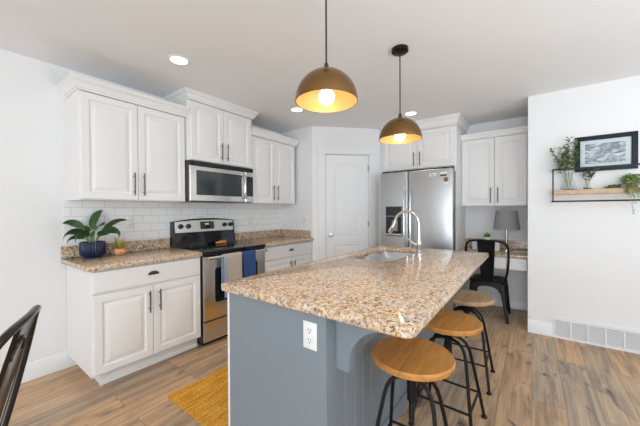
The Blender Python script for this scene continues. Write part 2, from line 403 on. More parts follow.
mb.lathe([(0.03, 0), (0.03, 0.006), (0.012, 0.01), (0.011, 0.03), (0.024, 0.042), (0.027, 0.055), (0.018, 0.066), (0.0, 0.068)], (0.265, 0.012, 0.945), 20, M=KM)
mb.build('knob', CHROME, dr)
for z in (1.915, 1.10, 0.25):
    mb = MB(); mb.tube([(D1 + 0.002, 0.004, z - 0.045), (D1 + 0.002, 0.004, z + 0.045)], 0.006, 8); mb.box(D1 - 0.012, 0.008, z - 0.04, D1 + 0.012, 0.0118, z + 0.04)
    mb.build('hinge', HINGE, dr)
mb = MB(); mb.box(D0 - 0.11, -0.016, 0, D0 - 0.006, 0, DH + 0.006, 0.002, 1); mb.box(D1 + 0.006, -0.016, 0, D1 + 0.11, 0, DH + 0.006, 0.002, 1)
mb.box(D0 - 0.125, -0.02, DH + 0.006, D1 + 0.125, 0, DH + 0.115, 0.002, 1)
struct(mb.build('trim_1', TRIM, loc=DG, rotz=RD))

# ------------------------------------------------------------------ wall cabinets
def wall_cabinet(label, loc, rotz, w, d, h, split, pulls, crown_top, out, left, right, reveal=0.012, pull=None, panels=None):
    t = thing('wall_cabinet', label, 'cabinet', loc, rotz)
    mb = MB(); mb.box(0, 0.021, 0, w, d, h); mb.build('cabinet_box', CAB, t)
    for i, (x0, x1) in enumerate(((reveal, split - 0.002), (split + 0.002, w - reveal))):
        mb = MB(); mb.panel(x0, 0.006, x1, h - 0.006, 0, 0.020, DOOR); dd = mb.build('cabinet_door', CAB, t, angle=15)
        bar_pull(pulls[i], pull[0], pull[1], 0, dd)
    crown(w, d, h, crown_top, out, t, left, right)
    return t
d1 = WY - 2.772
wall_cabinet('white two-door wall cabinet above the potted plants, left of the microwave', (0.685, 2.772, 1.392), 0, 0.842, d1, 0.838, 0.41, (0.372, 0.448), 0.925, 0.06, True, False, pull=(0.045, 0.24))
wall_cabinet('tall white two-door wall cabinet directly above the microwave', (1.530, 2.735, 1.81), 0, 0.818, WY - 2.735, 0.60, 0.41, (0.374, 0.446), 0.682, 0.055, True, True, pull=(0.04, 0.225), reveal=0.03)
wall_cabinet('white two-door wall cabinet right of the microwave, beside the pantry door wall', (2.351, 2.772, 1.392), 0, 0.82, d1, 0.838, 0.405, (0.367, 0.443), 0.925, 0.055, False, True, pull=(0.045, 0.24))
fc = wall_cabinet('white two-door cabinet above the steel refrigerator', (3.92, 1.752, 1.852), -PI / 2, 0.99, 0.63, 0.516, 0.50, (0.465, 0.545), 0.638, 0.055, False, True, pull=(0.04, 0.225), reveal=0.02)
for sx0, sx1 in ((0.9685, 0.99), (-0.044, -0.0005)):
    MB().box(sx0, 0.0005, -1.852, sx1, 0.63, -0.0005).build('side_panel', CAB, fc)
wall_cabinet('white two-door wall cabinet above the grey desk lamp', (4.222, 0.7615, 1.345), -PI / 2, 0.7265, 0.328, 0.868, 0.383, (0.343, 0.421), 0.94, 0.04, False, False, pull=(0.04, 0.235))

# ------------------------------------------------------------------ base cabinets
def base_cabinet(label, loc, w, d, split, drawers_n, toe_inset_left, cup_x):
    t = thing('base_cabinet', label, 'cabinet', loc, 0)
    mb = MB(); mb.box(0, 0.021, 0.105, w, d, 0.875); mb.build('cabinet_box', CAB, t)
    mb = MB(); mb.box(toe_inset_left, 0.085, 0, w, d, 0.105); mb.box(toe_inset_left - 0.01, 0.073, 0, w, 0.085, 0.03, 0.003, 1); mb.build('toe_kick', CAB, t)
    mb = MB(); mb.panel(0.012, 0.705, w - 0.012, 0.862, 0, 0.02, SLAB); dw = mb.build('drawer', CAB, t, angle=15); cup_pull(cup_x, 0.79, 0, dw)
    for x0, x1, hx in ((0.012, split - 0.002, split - 0.035), (split + 0.002, w - 0.012, split + 0.045)):
        mb = MB(); mb.panel(x0, 0.118, x1, 0.69, 0, 0.02, DOOR); dd = mb.build('cabinet_door', CAB, t, angle=15); bar_pull(hx, 0.48, 0.655, 0, dd)
    return t
base_cabinet('white base cabinet with two doors and one drawer, left of the range', (0.68, 2.512, 0), 0.845, WY - 2.515, 0.415, 1, 0.075, 0.418)
base_cabinet('white base cabinet between the range and the pantry wall', (2.318, 2.512, 0), 0.911, WY - 2.515, 0.47, 1, 0.0, 0.47)

def slab(name, outer, holes, z0, z1, parent=None, ease=0.007):
    """stone slab with eased edges; outer and holes are 2-D outlines"""
    bm = bmesh.new()
    def inset(poly, s):
        n = len(poly); area2 = sum(poly[i][0] * poly[(i + 1) % n][1] - poly[(i + 1) % n][0] * poly[i][1] for i in range(n)); sg = 1 if area2 > 0 else -1
        out = []
        for i in range(n):
            p0, p, p1 = Vector(poly[i - 1]), Vector(poly[i]), Vector(poly[(i + 1) % n])
            a = (p - p0).normalized(); b = (p1 - p).normalized()
            na, nb = Vector((-a.y, a.x)), Vector((-b.y, b.x)); m = (na + nb).normalized(); k = s * sg / max(0.3, m.dot(na))
            out.append(p + m * k)
        return out
    tops, bots = [], []
    for k, poly in enumerate([outer] + holes):
        s = -1 if k else 1
        seq = [(0, z0 + ease), (0, z1 - ease), (ease * 0.3, z1 - ease * 0.3), (ease, z1)]
        seq = [(ease, z0), (ease * 0.3, z0 + ease * 0.3)] + seq
        L = [[bm.verts.new((p[0], p[1], z)) for p in inset(poly, i * s)] for i, z in seq]
        n = len(poly)
        for a, b in zip(L, L[1:]):
            for i in range(n): bm.faces.new((a[i], a[(i + 1) % n], b[(i + 1) % n], b[i]))
        tops.append(L[-1]); bots.append(L[0])
    for grp in (tops, bots):
        es = []
        for lp in grp:
            for i in range(len(lp)):
                e = bm.edges.get((lp[i], lp[(i + 1) % len(lp)])); es.append(e)
        bmesh.ops.triangle_fill(bm, use_beauty=True, use_dissolve=False, edges=es)
    m = MB(); m.bm.free(); m.bm = bm
    return m.build(name, GRANITE, parent, angle=40)
def round_rect(x0, y0, x1, y1, r, n=6):
    pts = []
    rr = r if isinstance(r, (tuple, list)) else (r,) * 4
    for (cx, cy, a0, q) in ((x1 - rr[0], y1 - rr[0], 0, rr[0]), (x0 + rr[1], y1 - rr[1], PI / 2, rr[1]), (x0 + rr[2], y0 + rr[2], PI, rr[2]), (x1 - rr[3], y0 + rr[3], 1.5 * PI, rr[3])):
        for k in range(n + 1):
            a = a0 + PI / 2 * k / n; pts.append((cx + q * math.cos(a), cy + q * math.sin(a)))
    return pts
def counter(label, x0, y0, x1, y1, z, up_right=False, up_left=False, r=0.02, rot=None):
    t = thing('countertop', label, 'countertop', (x0, y0, z))
    slab('stone_top', round_rect(0, 0, x1 - x0, y1 - y0, (0.001, 0.001, r, r)), [], -0.038, 0, t)
    mb = MB(); mb.box(0.0, y1 - y0 - 0.022, 0, x1 - x0, y1 - y0, 0.1, 0.002, 1)
    if up_right: mb.box(x1 - x0 - 0.022, 0.05, 0, x1 - x0, y1 - y0 - 0.023, 0.1, 0.002, 1)
    mb.build('backsplash', GRANITE, t)
    return t
counter('brown speckled granite countertop under the navy plant pot', 0.645, 2.484, 1.527, WY - 0.002, 0.914, r=0.02)
counter('granite countertop in the corner right of the range', 2.317, 2.484, 3.231, WY - 0.002, 0.914, up_right=True, r=0.004)

# ------------------------------------------------------------------ range
rg = thing('range', 'stainless steel electric range with black glass cooktop', 'stove', (1.531, 2.49, 0)); RW = 0.78
mb = MB(); mb.box(0.0, 0.03, 0.035, RW, 0.61, 0.888); mb.box(0.03, 0.06, 0, RW - 0.03, 0.60, 0.035); mb.build('oven_body', BLACK, rg)
mb = MB(); mb.box(0.0, -0.012, 0.888, RW, 0.60, 0.916, 0.006, 3); mb.build('cooktop', BGLASS, rg)
mb = MB(); mb.box(0.0, 0.004, 0.868, RW, 0.03, 0.888); mb.build('front_rail', BLACK, rg)
mb = MB(); mb.panel(0.006, 0.245, RW - 0.006, 0.862, 0, 0.028, [(0, 0.006), (0.003, 0.001), (0.008, 0)]); dd = mb.build('oven_door', STEEL, rg)
mb = MB(); mb.prism(round_rect(0.12, 0.405, RW - 0.12, 0.745, 0.03), lambda u, v, d: (u, d, v), -0.002, 0.0); mb.build('oven_window', BGLASS, dd)
mb = MB(); o = round_rect(0.105, 0.39, RW - 0.105, 0.76, 0.04); i = round_rect(0.12, 0.405, RW - 0.12, 0.745, 0.03)
mb.loops([[(p[0], 0.0, p[1]) for p in o], [(p[0], -0.004, p[1]) for p in o], [(p[0], -0.004, p[1]) for p in i], [(p[0], 0.0, p[1]) for p in i]], cap0=False, cap1=False); mb.build('window_frame', STEEL, dd)
mb = MB(); mb.tube([(0.02, -0.05, 0.852), (RW - 0.02, -0.05, 0.852)], 0.016, 14)
for x in (0.035, RW - 0.035): mb.tube([(x, -0.05, 0.852), (x, 0.0, 0.852)], 0.010, 10)
mb.build('oven_handle', STEEL, dd)
mb = MB(); mb.panel(0.006, 0.045, RW - 0.006, 0.236, 0, 0.028, [(0, 0.006), (0.003, 0.001), (0.008, 0)]); mb.build('storage_drawer', STEEL, rg)
# backguard: black shell with an arched top, steel control panel leaning back
def arch_top(x): return 1.185 + 0.03 * (1 - (2 * x / RW - 1) ** 2)
mb = MB()
poly_x = [RW * k / 16 for k in range(17)]
prof = [(x, arch_top(x)) for x in reversed(poly_x)]
mb.loops([[(0, 0.545, 0.916), (RW, 0.545, 0.916)] + [(x, 0.545 + (z - 0.916) * 0.12, z) for x, z in prof], [(0, 0.634, 0.916), (RW, 0.634, 0.916)] + [(x, 0.634, z) for x, z in prof]])
mb.build('backguard', BGLASS, rg, angle=30)
def lean(z): return 0.545 + (z - 0.916) * 0.12
mb = MB(); lo, hi = 1.065, 1.178
tp = [(x, hi + 0.018 * (1 - (2 * x / RW - 1) ** 2)) for x in [0.022 + (RW - 0.044) * k / 14 for k in range(15)]]
face = [(0.022, lo), (RW - 0.022, lo)] + list(reversed(tp))
mb.loops([[(x, lean(z) + 0.001, z) for x, z in face], [(x, lean(z) - 0.004, z) for x, z in face]]); cp = mb.build('control_panel', STEEL, rg, angle=30)
LM = Matrix.Rotation(PI / 2 - 0.12, 3, 'X')
for x in (0.086, 0.173, 0.636, 0.724):
    mb = MB(); mb.lathe([(0.027, 0), (0.027, 0.004), (0.021, 0.006), (0.022, 0.022), (0.0, 0.024)], (x, lean(1.131) - 0.004, 1.131), 20, M=LM)
    mb.box(x - 0.003, lean(1.131) - 0.032, 1.113, x + 0.003, lean(1.131) - 0.026, 1.149); mb.build('knob', BLACK, cp)
mb = MB(); mb.loops([[(x, lean(z) - 0.0041, z) for x, z in ((0.316, 1.092), (0.490, 1.092), (0.490, 1.178), (0.316, 1.178))], [(x, lean(z) - 0.006, z) for x, z in ((0.316, 1.092), (0.490, 1.092), (0.490, 1.178), (0.316, 1.178))]]); dp = mb.build('clock_panel', BGLASS, cp)
mb = MB(); zz = 1.15
for x in (0.378, 0.394, 0.410): mb.box(x, lean(zz) - 0.0085, 1.14, x + 0.010, lean(zz) - 0.0062, 1.158)
mb.build('clock_display', GREENL, dp)
BTN = simple('button_grey', (0.10, 0.11, 0.12), 0.4)
for x in (0.33, 0.352, 0.44, 0.462):
    for z in (1.105, 1.128, 1.152): MB().box(x, lean(z) - 0.008, z, x + 0.014, lean(z) - 0.0062, z + 0.012).build('button', BTN, dp)
BRN = simple('burner_grey', (0.10, 0.10, 0.10), 0.4)
for (x, y, r) in ((0.2, 0.15, 0.11), (0.2, 0.42, 0.08), (0.58, 0.15, 0.08), (0.58, 0.42, 0.11)):
    MB().lathe([(r, 0.9162), (r, 0.9166), (r - 0.003, 0.9166), (r - 0.003, 0.9162)], (x, y, 0), 40, False, False).build('burner_ring', BRN, rg)

# towels folded over the oven handle
def towel(name, label, x0, x1, zbot, mat, hem=None):
    HX, HY, HZ = 0, 2.44, 0.852
    def sheet(xa, xb, nx, off=0.0, zb=zbot):
        L = []
        for k in range(nx + 1):
            x = xa + (xb - xa) * k / nx; lp_out, lp_in = [], []
            for j in range(22):
                t = j / 21
                wv = 0.004 * math.sin(k * 1.1 + 2) * abs(2 * t - 1)
                if t < 0.42: s = t / 0.42; p = (HY - 0.024 - wv - off - 0.004 * (1 - s), zb + (HZ - zb) * s)
                elif t > 0.58: s = (t - 0.58) / 0.42; p = (HY + 0.024 - wv * 0.3, HZ - (HZ - zb - 0.06) * s)
                else:
                    a = PI * (t - 0.42) / 0.16; p = (HY - 0.024 * math.cos(a), HZ + 0.024 * math.sin(a))
                lp_out.append((x + 0.003 * math.sin(t * 9 + k), p[0], p[1]))
            n = len(lp_out)
            for j in range(n):
                a = Vector(lp_out[max(0, j - 1)]); b = Vector(lp_out[min(n - 1, j + 1)]); tt = (b - a).normalized()
                nn = Vector((0, tt.z, -tt.y)); lp_in.append(tuple(Vector(lp_out[j]) + nn * 0.0045))
            L.append(lp_out + list(reversed(lp_in)))
        return L
    if hem:
        t = thing(name, label, 'towel', ((x0 + x1) / 2, HY, HZ))
        a = MB().loops(sheet(x0 + 0.03, x1, 8)).build('towel_cloth', mat, None, angle=60)
        b = MB().loops(sheet(x0, x0 + 0.0295, 2)).build('towel_edge', hem, None, angle=60)
        for o in (a, b):
            o.data.transform(Matrix.Translation(-Vector(t.location))); o.parent = t
        b['label'] = 'pale blue edge'
        return t
    return tag(MB().loops(sheet(x0, x1, 8)).build(name, mat, None, angle=60), label, 'towel')
towel('dish_towel', 'beige dish towel with pale blue edge hanging on the oven handle', 1.708, 1.924, 0.45, BEIGETOWEL, PALEBLUE)
towel('dish_towel', 'dark blue dish towel hanging on the oven handle', 1.940, 2.108, 0.48, BLUETOWEL)
# small orange dish on the cooktop
t = thing('spoon_rest', 'small orange dish lying on the black glass cooktop below the control panel', 'dish', (2.06, 2.955, 0.9167), 0.15)
mb = MB(); mb.lathe([(0.0, 0.0), (0.03, 0.0), (0.038, 0.012), (0.04, 0.034), (0.036, 0.034), (0.032, 0.014), (0.0, 0.008)], (0.02, 0, 0), 24); mb.build('bowl', ORANGE, t)
mb = MB(); mb.box(-0.09, -0.016, 0.004, -0.012, 0.016, 0.028, 0.008, 3); mb.build('handle', TERRA, t)

# ------------------------------------------------------------------ microwave
mw = thing('microwave', 'stainless over-the-range microwave mounted under the wall cabinet', 'microwave', (1.533, 2.72, 1.395)); MWW = 0.812
mb = MB(); mb.box(0.0, 0.028, 0.0, MWW, WY - 2.72, 0.413); mb.build('casing', DKBROWN, mw)
mb = MB(); mb.box(0.002, 0.004, 0.365, MWW - 0.002, 0.027, 0.412, 0.006, 2)
for k in range(3): mb.box(0.02, 0.0, 0.372 + k * 0.012, MWW - 0.02, 0.006, 0.379 + k * 0.012)
mb.build('vent_grille', BLACK, mw)
mb = MB(); mb.panel(0.004, 0.006, 0.69, 0.363, 0.0, 0.027, [(0, 0.006), (0.004, 0.001), (0.01, 0)]); md = mb.build('microwave_door', STEEL, mw)
mb = MB(); mb.prism(round_rect(0.072, 0.068, 0.632, 0.318, 0.008), lambda u, v, d: (u, d, v), -0.002, 0.0005); mb.build('microwave_window', MWGLASS, md)
mb = MB(); mb.tube([(0.648, -0.004, 0.05), (0.648, -0.03, 0.075), (0.648, -0.042, 0.12), (0.648, -0.046, 0.19), (0.648, -0.042, 0.26), (0.648, -0.03, 0.305), (0.648, -0.004, 0.33)], 0.014, 12); mb.build('door_handle', CHROME, md)
mb = MB(); mb.panel(0.693, 0.006, MWW - 0.003, 0.363, 0.0, 0.027, [(0, 0.006), (0.004, 0.001), (0.01, 0)]); mp_ = mb.build('control_panel', STEEL, mw)
mb = MB(); mb.box(0.706, -0.003, 0.075, MWW - 0.012, 0.0, 0.31); kp = mb.build('keypad', BGLASS, mp_)
mb = MB()
for i in range(3):
    for j in range(5): mb.box(0.715 + i * 0.028, -0.0045, 0.09 + j * 0.032, 0.735 + i * 0.028, -0.003, 0.110 + j * 0.032)
mb.build('key', simple('key_grey', (0.05, 0.055, 0.065), 0.4), kp)

# ------------------------------------------------------------------ refrigerator (faces -X): local x runs towards -Y
fr = thing('refrigerator', 'stainless steel side-by-side refrigerator with ice dispenser', 'refrigerator', (3.70, 1.686, 0), -PI / 2); FW, FH = 0.942, 1.803
mb = MB(); mb.box(0.003, 0.072, 0.02, FW - 0.025, 0.82, FH - 0.02); mb.build('fridge_body', BLACK, fr)
mb = MB(); mb.box(0.01, 0.03, 0.0, FW - 0.01, 0.12, 0.07); mb.build('kick_grille', BLACK, fr)
sp = 0.388
for nm, x0, x1 in (('freezer_door', 0.002, sp - 0.004), ('fridge_door', sp + 0.004, FW - 0.012)):
    mb = MB(); mb.box(x0, 0.0, 0.08, x1, 0.066, FH, 0.012, 3); d_ = mb.build(nm, FSTEEL, fr)
    hx = sp - 0.036 if nm == 'freezer_door' else sp + 0.045
    mb = MB(); mb.tube([(hx, 0.0, 1.545), (hx, -0.035, 1.535), (hx, -0.055, 1.48), (hx, -0.06, 1.2), (hx, -0.06, 0.9), (hx, -0.055, 0.62), (hx, -0.035, 0.565), (hx, 0.0, 0.555)], 0.013, 12); mb.build('handle', CHROME, d_)
    if nm == 'freezer_door':
        mb = MB(); mb.box(0.082, -0.004, 0.95, 0.317, 0.0, 1.352, 0.002, 1); ds = mb.build('dispenser_frame', simple('dispenser_grey', (0.22, 0.225, 0.23), 0.35, 0.6), d_)
        mb = MB(); mb.box(0.085, -0.006, 1.225, 0.30, -0.004, 1.342); mb.build('dispenser_display', BGLASS, ds)
        mb = MB(); mb.box(0.088, -0.0055, 0.985, 0.297, -0.004, 1.21); mb.build('dispenser_recess', BLACK, ds)
        mb = MB(); mb.box(0.17, -0.012, 1.02, 0.25, -0.0055, 1.16, 0.003, 2); mb.build('dispenser_paddle', simple('paddle_grey', (0.30, 0.31, 0.32), 0.35), ds)
        mb = MB(); mb.box(0.085, -0.02, 0.965, 0.30, -0.004, 0.985, 0.003, 2); mb.build('drip_tray', STEEL, ds)
for x in (0.06, FW - 0.09):
    mb = MB(); mb.box(x - 0.04, 0.02, FH, x + 0.05, 0.12, FH + 0.018, 0.005, 2); mb.build('hinge_cover', BLACK, fr)
def on_fridge(y, z): return (3.6995, y, z)
WHITEP = simple('magnet_white', (0.78, 0.78, 0.76), 0.4); BROWNP = simple('magnet_brown', (0.22, 0.10, 0.05), 0.4)
def magnet(label, y, z, wy, hz, mat, bits):
    t = thing('fridge_magnet', label, 'magnet', on_fridge(y, z), -PI / 2, 'magnets on the refrigerator door')
    MB().box(-wy / 2, -0.006, -hz / 2, wy / 2, 0, hz / 2, 0.001, 1).build('magnet_plate', mat, t)
    m = MB()
    for (a, b, c, d) in bits: m.box(a, -0.0075, b, c, -0.006, d)
    m.build('printed_mark', BLACK, t)
magnet('white rectangular magnet, left one at the top of the right fridge door', 0.985, 1.733, 0.078, 0.042, WHITEP, [(-0.015, -0.008, -0.003, 0.01), (0.001, -0.008, 0.008, 0.004), (0.012, -0.008, 0.02, 0.003)])
magnet('pale magnet with a dark lower band, at the top right of the fridge door', 0.86, 1.735, 0.08, 0.05, WHITEP, [(-0.038, -0.024, 0.038, -0.006)])
t = thing('fridge_magnet', 'small brown and white magnet below the pale banded magnet', 'magnet', on_fridge(0.832, 1.655), -PI / 2, 'magnets on the refrigerator door')
KMf = Matrix.Rotation(PI / 2, 3, 'X')
MB().lathe([(0.028, 0), (0.028, 0.005), (0.024, 0.007), (0, 0.0075)], (0, 0, 0.012), 20, M=KMf).build('magnet_disc', BROWNP, t)
MB().box(-0.018, -0.0065, -0.052, 0.02, 0, -0.018, 0.001, 1).build('magnet_tag', WHITEP, t)

# ------------------------------------------------------------------ desk nook (faces -X)
dk = thing('countertop', 'granite desk countertop in the nook under the grey lamp', 'countertop', (3.95, 0.0345, 0.782))
slab('stone_top', [(0, 0), (0.598, 0), (0.598, 0.726), (0, 0.726)], [], -0.034, 0, dk)
mb = MB(); mb.box(0.578, 0, 0, 0.598, 0.726, 0.115, 0.002, 1); mb.build('backsplash', GRANITE, dk)
de = thing('desk_drawer_unit', 'white pair of shallow drawers under the desk countertop', 'drawer unit', (3.972, 0.7605, 0.60), -PI / 2)
mb = MB(); mb.box(0, 0.021, 0, 0.726, 0.57, 0.146); mb.build('drawer_box', CAB, de)
for x0, x1, cx_ in ((0.004, 0.52, 0.345), (0.524, 0.722, None)):
    mb = MB(); mb.panel(x0, 0.003, x1, 0.142, 0, 0.02, SLAB); q = mb.build('drawer', CAB, de, angle=15)
    if cx_: cup_pull(cx_, 0.063, 0, q)
# desk lamp
lp = thing('table_lamp', 'desk lamp with a grey fabric drum shade and steel stem', 'lamp', (4.30, 0.255, 0.7825))
mb = MB(); mb.lathe([(0, 0), (0.06, 0), (0.06, 0.012), (0.02, 0.018), (0.010, 0.022)], seg=28); mb.build('base', STEEL, lp)
mb = MB(); mb.tube([(0, 0, 0.02), (0, 0, 0.33)], 0.010, 12); mb.tube([(0, 0, 0.27), (0, 0.10, 0.27), (0, 0.115, 0.275), (0, 0.118, 0.33)], 0.005, 8); mb.build('stem', STEEL, lp)
mb = MB(); mb.lathe([(0.142, 0.268), (0.113, 0.506), (0.109, 0.506), (0.138, 0.268)], seg=40, cap0=False, cap1=False)
mb.bm.verts.ensure_lookup_table(); vs = list(mb.bm.verts); n = 40
for k in range(n): mb.bm.faces.new((vs[k], vs[(k + 1) % n], vs[3 * n + (k + 1) % n], vs[3 * n + k]))
mb.build('lamp_shade', SHADEIN, lp)
mb = MB(); mb.lathe([(0.0, 0.33), (0.02, 0.34), (0.032, 0.39), (0.022, 0.43), (0, 0.44)], seg=20); mb.build('bulb', PLASTIC, lp)

# ------------------------------------------------------------------ island
isl = thing('kitchen_island', 'grey painted kitchen island with beadboard side and corner post', 'island', (0.95, 0.67, 0))
IW, IL = 0.632, 1.96
mb = MB(); mb.box(0.0205, 0.02, 0.0, IL, 0.04, 0.8755); mb.box(IL - 0.02, 0.04, 0.0, IL, IW, 0.8755); mb.box(0.0205, IW - 0.02, 0.0, IL - 0.02, IW, 0.8755); mb.box(0.0205, 0.04, 0.0, IL - 0.02, IW - 0.02, 0.12); mb.build('island_body', GREY, isl)
mb = MB(); mb.box(0.0, 0.0, 0.0, 0.02, IW, 0.875, 0.001, 1); mb.build('end_panel', GREY, isl)
mb = MB(); mb.box(0.0201, 0.0, 0.0, 0.075, 0.0225, 0.875, 0.001, 1); mb.box(IL - 0.08, 0.0, 0, IL, 0.0225, 0.875, 0.001, 1); mb.box(0.075, 0.0, 0.80, IL - 0.08, 0.0225, 0.875, 0.001, 1); mb.build('corner_trim', GREY, isl)
mb = MB(); x = 0.076
while x < IL - 0.10:
    mb.box(x, 0.008, 0.0, min(x + 0.083, IL - 0.081), 0.0225, 0.799, 0.003, 1); x += 0.085
mb.build('beadboard', GREY, isl)
mb = MB(); mb.box(0.076, -0.004, 0.0, IL - 0.081, 0.008, 0.09, 0.002, 1); mb.build('base_trim', GREY, isl)
# white cabinet fronts on the kitchen side
k = 0
for x0, x1 in ((0.0, 0.48), (0.482, 0.98), (0.982, 1.47), (1.472, 1.96)):
    mb = MB(); mb.loops([[(x0 + i, IW + 0.0205 - d_, 0.11 + i), (x0 + i, IW + 0.0205 - d_, 0.872 - i), (x1 - i, IW + 0.0205 - d_, 0.872 - i), (x1 - i, IW + 0.0205 - d_, 0.11 + i)] for i, d_ in [(0, 0.02)] + DOOR]); mb.build('cabinet_door', CAB, isl, angle=15)
mb = MB(); mb.box(0.0, IW, 0.0, 0.018, IW + 0.0205, 0.109); mb.build('end_stile', CAB, isl)
# corbels
def corbel(x):
    W, H = 0.25, 0.25; pts = [(0, 0), (0, -H), (0.062, -H)]
    R = 0.176; cx, cz = 0.062 + R, -H + 0.0
    for k in range(13):
        a = PI - (PI / 2) * k / 12; pts.append((cx + R * math.cos(a), -0.218 + R * math.sin(a)))
    pts += [(W, -0.042), (W, 0)]
    mb = MB(); mb.prism(pts, lambda u, v, d: (x + d, -u, 0.875 + v), 0, 0.04); return mb.build('corbel', GREY, isl)
corbel(0.0755); corbel(IL - 0.125)
# stone top with sink cut-out
it = slab('island_countertop', round_rect(0.916, 0.307, 2.972, 1.342, (0.02, 0.025, 0.045, 0.03), 8), [round_rect(2.03, 0.85, 2.80, 1.25, 0.06, 6)], 0.876, 0.914, ease=0.008)
tag(it, 'large beige speckled granite slab on top of the grey island', 'countertop')
sk = thing('kitchen_sink', 'double-bowl stainless sink set under the island countertop', 'sink', (2.455, 1.05, 0.8755))
def bowl(x0, x1):
    mb = MB(); y0, y1 = -0.196, 0.196
    a = [(p[0], p[1]) for p in round_rect(x0, y0, x1, y1, 0.045)]
    b_ = round_rect(x0 + 0.02, y0 + 0.02, x1 - 0.02, y1 - 0.02, 0.05)
    o_ = round_rect(x0 - 0.008, y0 - 0.008, x1 + 0.008, y1 + 0.008, 0.05)
    L = [[(p[0], p[1], 0.0) for p in a], [(p[0], p[1], -0.02) for p in a], [(p[0] * 1, p[1], -0.15) for p in round_rect(x0 + 0.005, y0 + 0.005, x1 - 0.005, y1 - 0.005, 0.045)], [(p[0], p[1], -0.172) for p in b_]]
    out = [[(p[0], p[1], -0.18) for p in o_], [(p[0], p[1], 0.0) for p in o_]]
    mb.loops(out + L); return mb.build('basin', SINKM, sk)
bowl(-0.418, -0.045); bowl(-0.018, 0.338)
for cx_ in (-0.23, 0.16):
    mb = MB(); mb.lathe([(0.0, 0), (0.042, 0), (0.042, 0.004), (0.03, 0.002), (0, 0.002)], (cx_, 0, -0.1715), 24); mb.build('drain', CHROME, sk)
# faucet
fa = thing('kitchen_faucet', 'polished gooseneck faucet with pull-down spray beside the island sink', 'faucet', (2.585, 0.808, 0.9142))
mb = MB(); mb.lathe([(0, 0), (0.031, 0), (0.031, 0.006), (0.024, 0.012), (0.022, 0.06), (0.025, 0.065), (0.024, 0.10), (0.015, 0.125), (0.0135, 0.13)], seg=24); mb.build('faucet_base', CHROME, fa)
pts = [(0, 0, 0.12), (0, 0, 0.255)]
for k in range(1, 15):
    a = PI - PI * k / 15 * 1.04; pts.append((0, 0.112 + 0.112 * math.cos(a), 0.255 + 0.118 * math.sin(a)))
mb = MB(); mb.tube(pts, 0.0125, 14); mb.build('gooseneck_spout', CHROME, fa)
e0 = Vector(pts[-1]); dr_ = (Vector(pts[-1]) - Vector(pts[-2])).normalized(); dr_ = (dr_ + Vector((0, 0.35, 0))).normalized()
mb = MB(); mb.tube([e0, e0 + dr_ * 0.02, e0 + dr_ * 0.04, e0 + dr_ * 0.09, e0 + dr_ * 0.105], [0.013, 0.016, 0.018, 0.022, 0.018], 14); mb.build('spray_head', CHROME, fa)
mb = MB(); mb.tube([(-0.01, 0.015, 0.075), (-0.03, 0.045, 0.09), (-0.06, 0.085, 0.135)], [0.011, 0.008, 0.006], 10); mb.build('lever', CHROME, fa)

# ------------------------------------------------------------------ wall outlets
def outlet(label, loc, rotz, kind='outlet'):
    t = thing('wall_outlet', label, 'outlet', loc, rotz)
    mb = MB(); mb.box(-0.036, -0.006, -0.0575, 0.036, 0, 0.0575, 0.0025, 2); mb.build('cover_plate', PLASTIC, t)
    for z in (-0.021, 0.021):
        mb = MB(); mb.prism(round_rect(-0.017, z - 0.015, 0.017, z + 0.015, 0.012), lambda u, v, d: (u, d, v), -0.0075, -0.006); s_ = mb.build('socket', PLASTIC, t)
        mb = MB(); mb.box(-0.008, -0.0079, z - 0.001, -0.0055, -0.0075, z + 0.009); mb.box(0.0055, -0.0079, z - 0.001, 0.008, -0.0075, z + 0.008); mb.lathe([(0, 0), (0.003, 0), (0.003, 0.0004), (0, 0.0004)], (0, -0.0075, z - 0.008), 10, M=KM); mb.build('slot', DARK, s_)
    return t
outlet('white electrical outlet on the grey end of the island', (0.9495, 0.750, 0.774), -PI / 2)
outlet('white outlet on the subway tile above the small orange pot', (1.145, WY - 0.0105, 1.192), 0)
outlet('white outlet on the tile backsplash right of the range', (2.62, WY - 0.0105, 1.175), 0)
outlet('white outlet on the short side wall beside the pantry door', (3.2325, 2.645, 1.165), -PI / 2)

# ------------------------------------------------------------------ potted plants on the left counter
def leaf(mb, base, az, elev, length, width, droop, fold=0.25, n=9, twist=0.0):
    p = Vector(base); L = []
    e = elev
    for i in range(n + 1):
        t = i / n
        d = Vector((math.cos(az) * math.cos(e), math.sin(az) * math.cos(e), math.sin(e)))
        if i: p = p + d * (length / n)
        e -= droop / n * (0.4 + 1.2 * t)
        side = Vector((-math.sin(az), math.cos(az), 0)); up = d.cross(side) * -1
        side = (side * math.cos(twist) + up * math.sin(twist))
        wd = width * 0.5 * (max(0.0, math.sin(PI * min(1.0, t ** 0.75))) ** 0.8 * 0.96 + 0.04 * (1 - t))
        L.append([p + side * wd + up * wd * fold, p.copy(), p - side * wd + up * wd * fold])
    mb.loops(L, closed=False); return p
pl = thing('potted_plant', 'broad-leaved green plant in a ribbed navy pot on the left counter', 'plant', (0.822, 2.985, 0.9145))
mb = MB(); prof_n = 112; L = []
for r, z in ((0.066, 0.0), (0.068, 0.012), (0.078, 0.016), (0.0855, 0.03), (0.0855, 0.125), (0.083, 0.132), (0.076, 0.130), (0.074, 0.11), (0.0, 0.108)):
    lp_ = []
    for k in range(prof_n * 2):
        a = 2 * PI * k / (prof_n * 2); rr = r + (0.0035 * math.cos(a * 28) if 0.02 < z and z < 0.128 and r > 0.08 else 0)
        lp_.append((max(rr, 1e-4) * math.cos(a), max(rr, 1e-4) * math.sin(a), z))
    L.append(lp_)
mb.loops(L); mb.build('pot', NAVY, pl, angle=60)
MB().lathe([(0.0, 0.1085), (0.073, 0.1105), (0.05, 0.116), (0.0, 0.118)], seg=24).build('soil', SOIL, pl)
mbL, mbS = MB(), MB()
vd = math.atan2(2.985, 0.822)
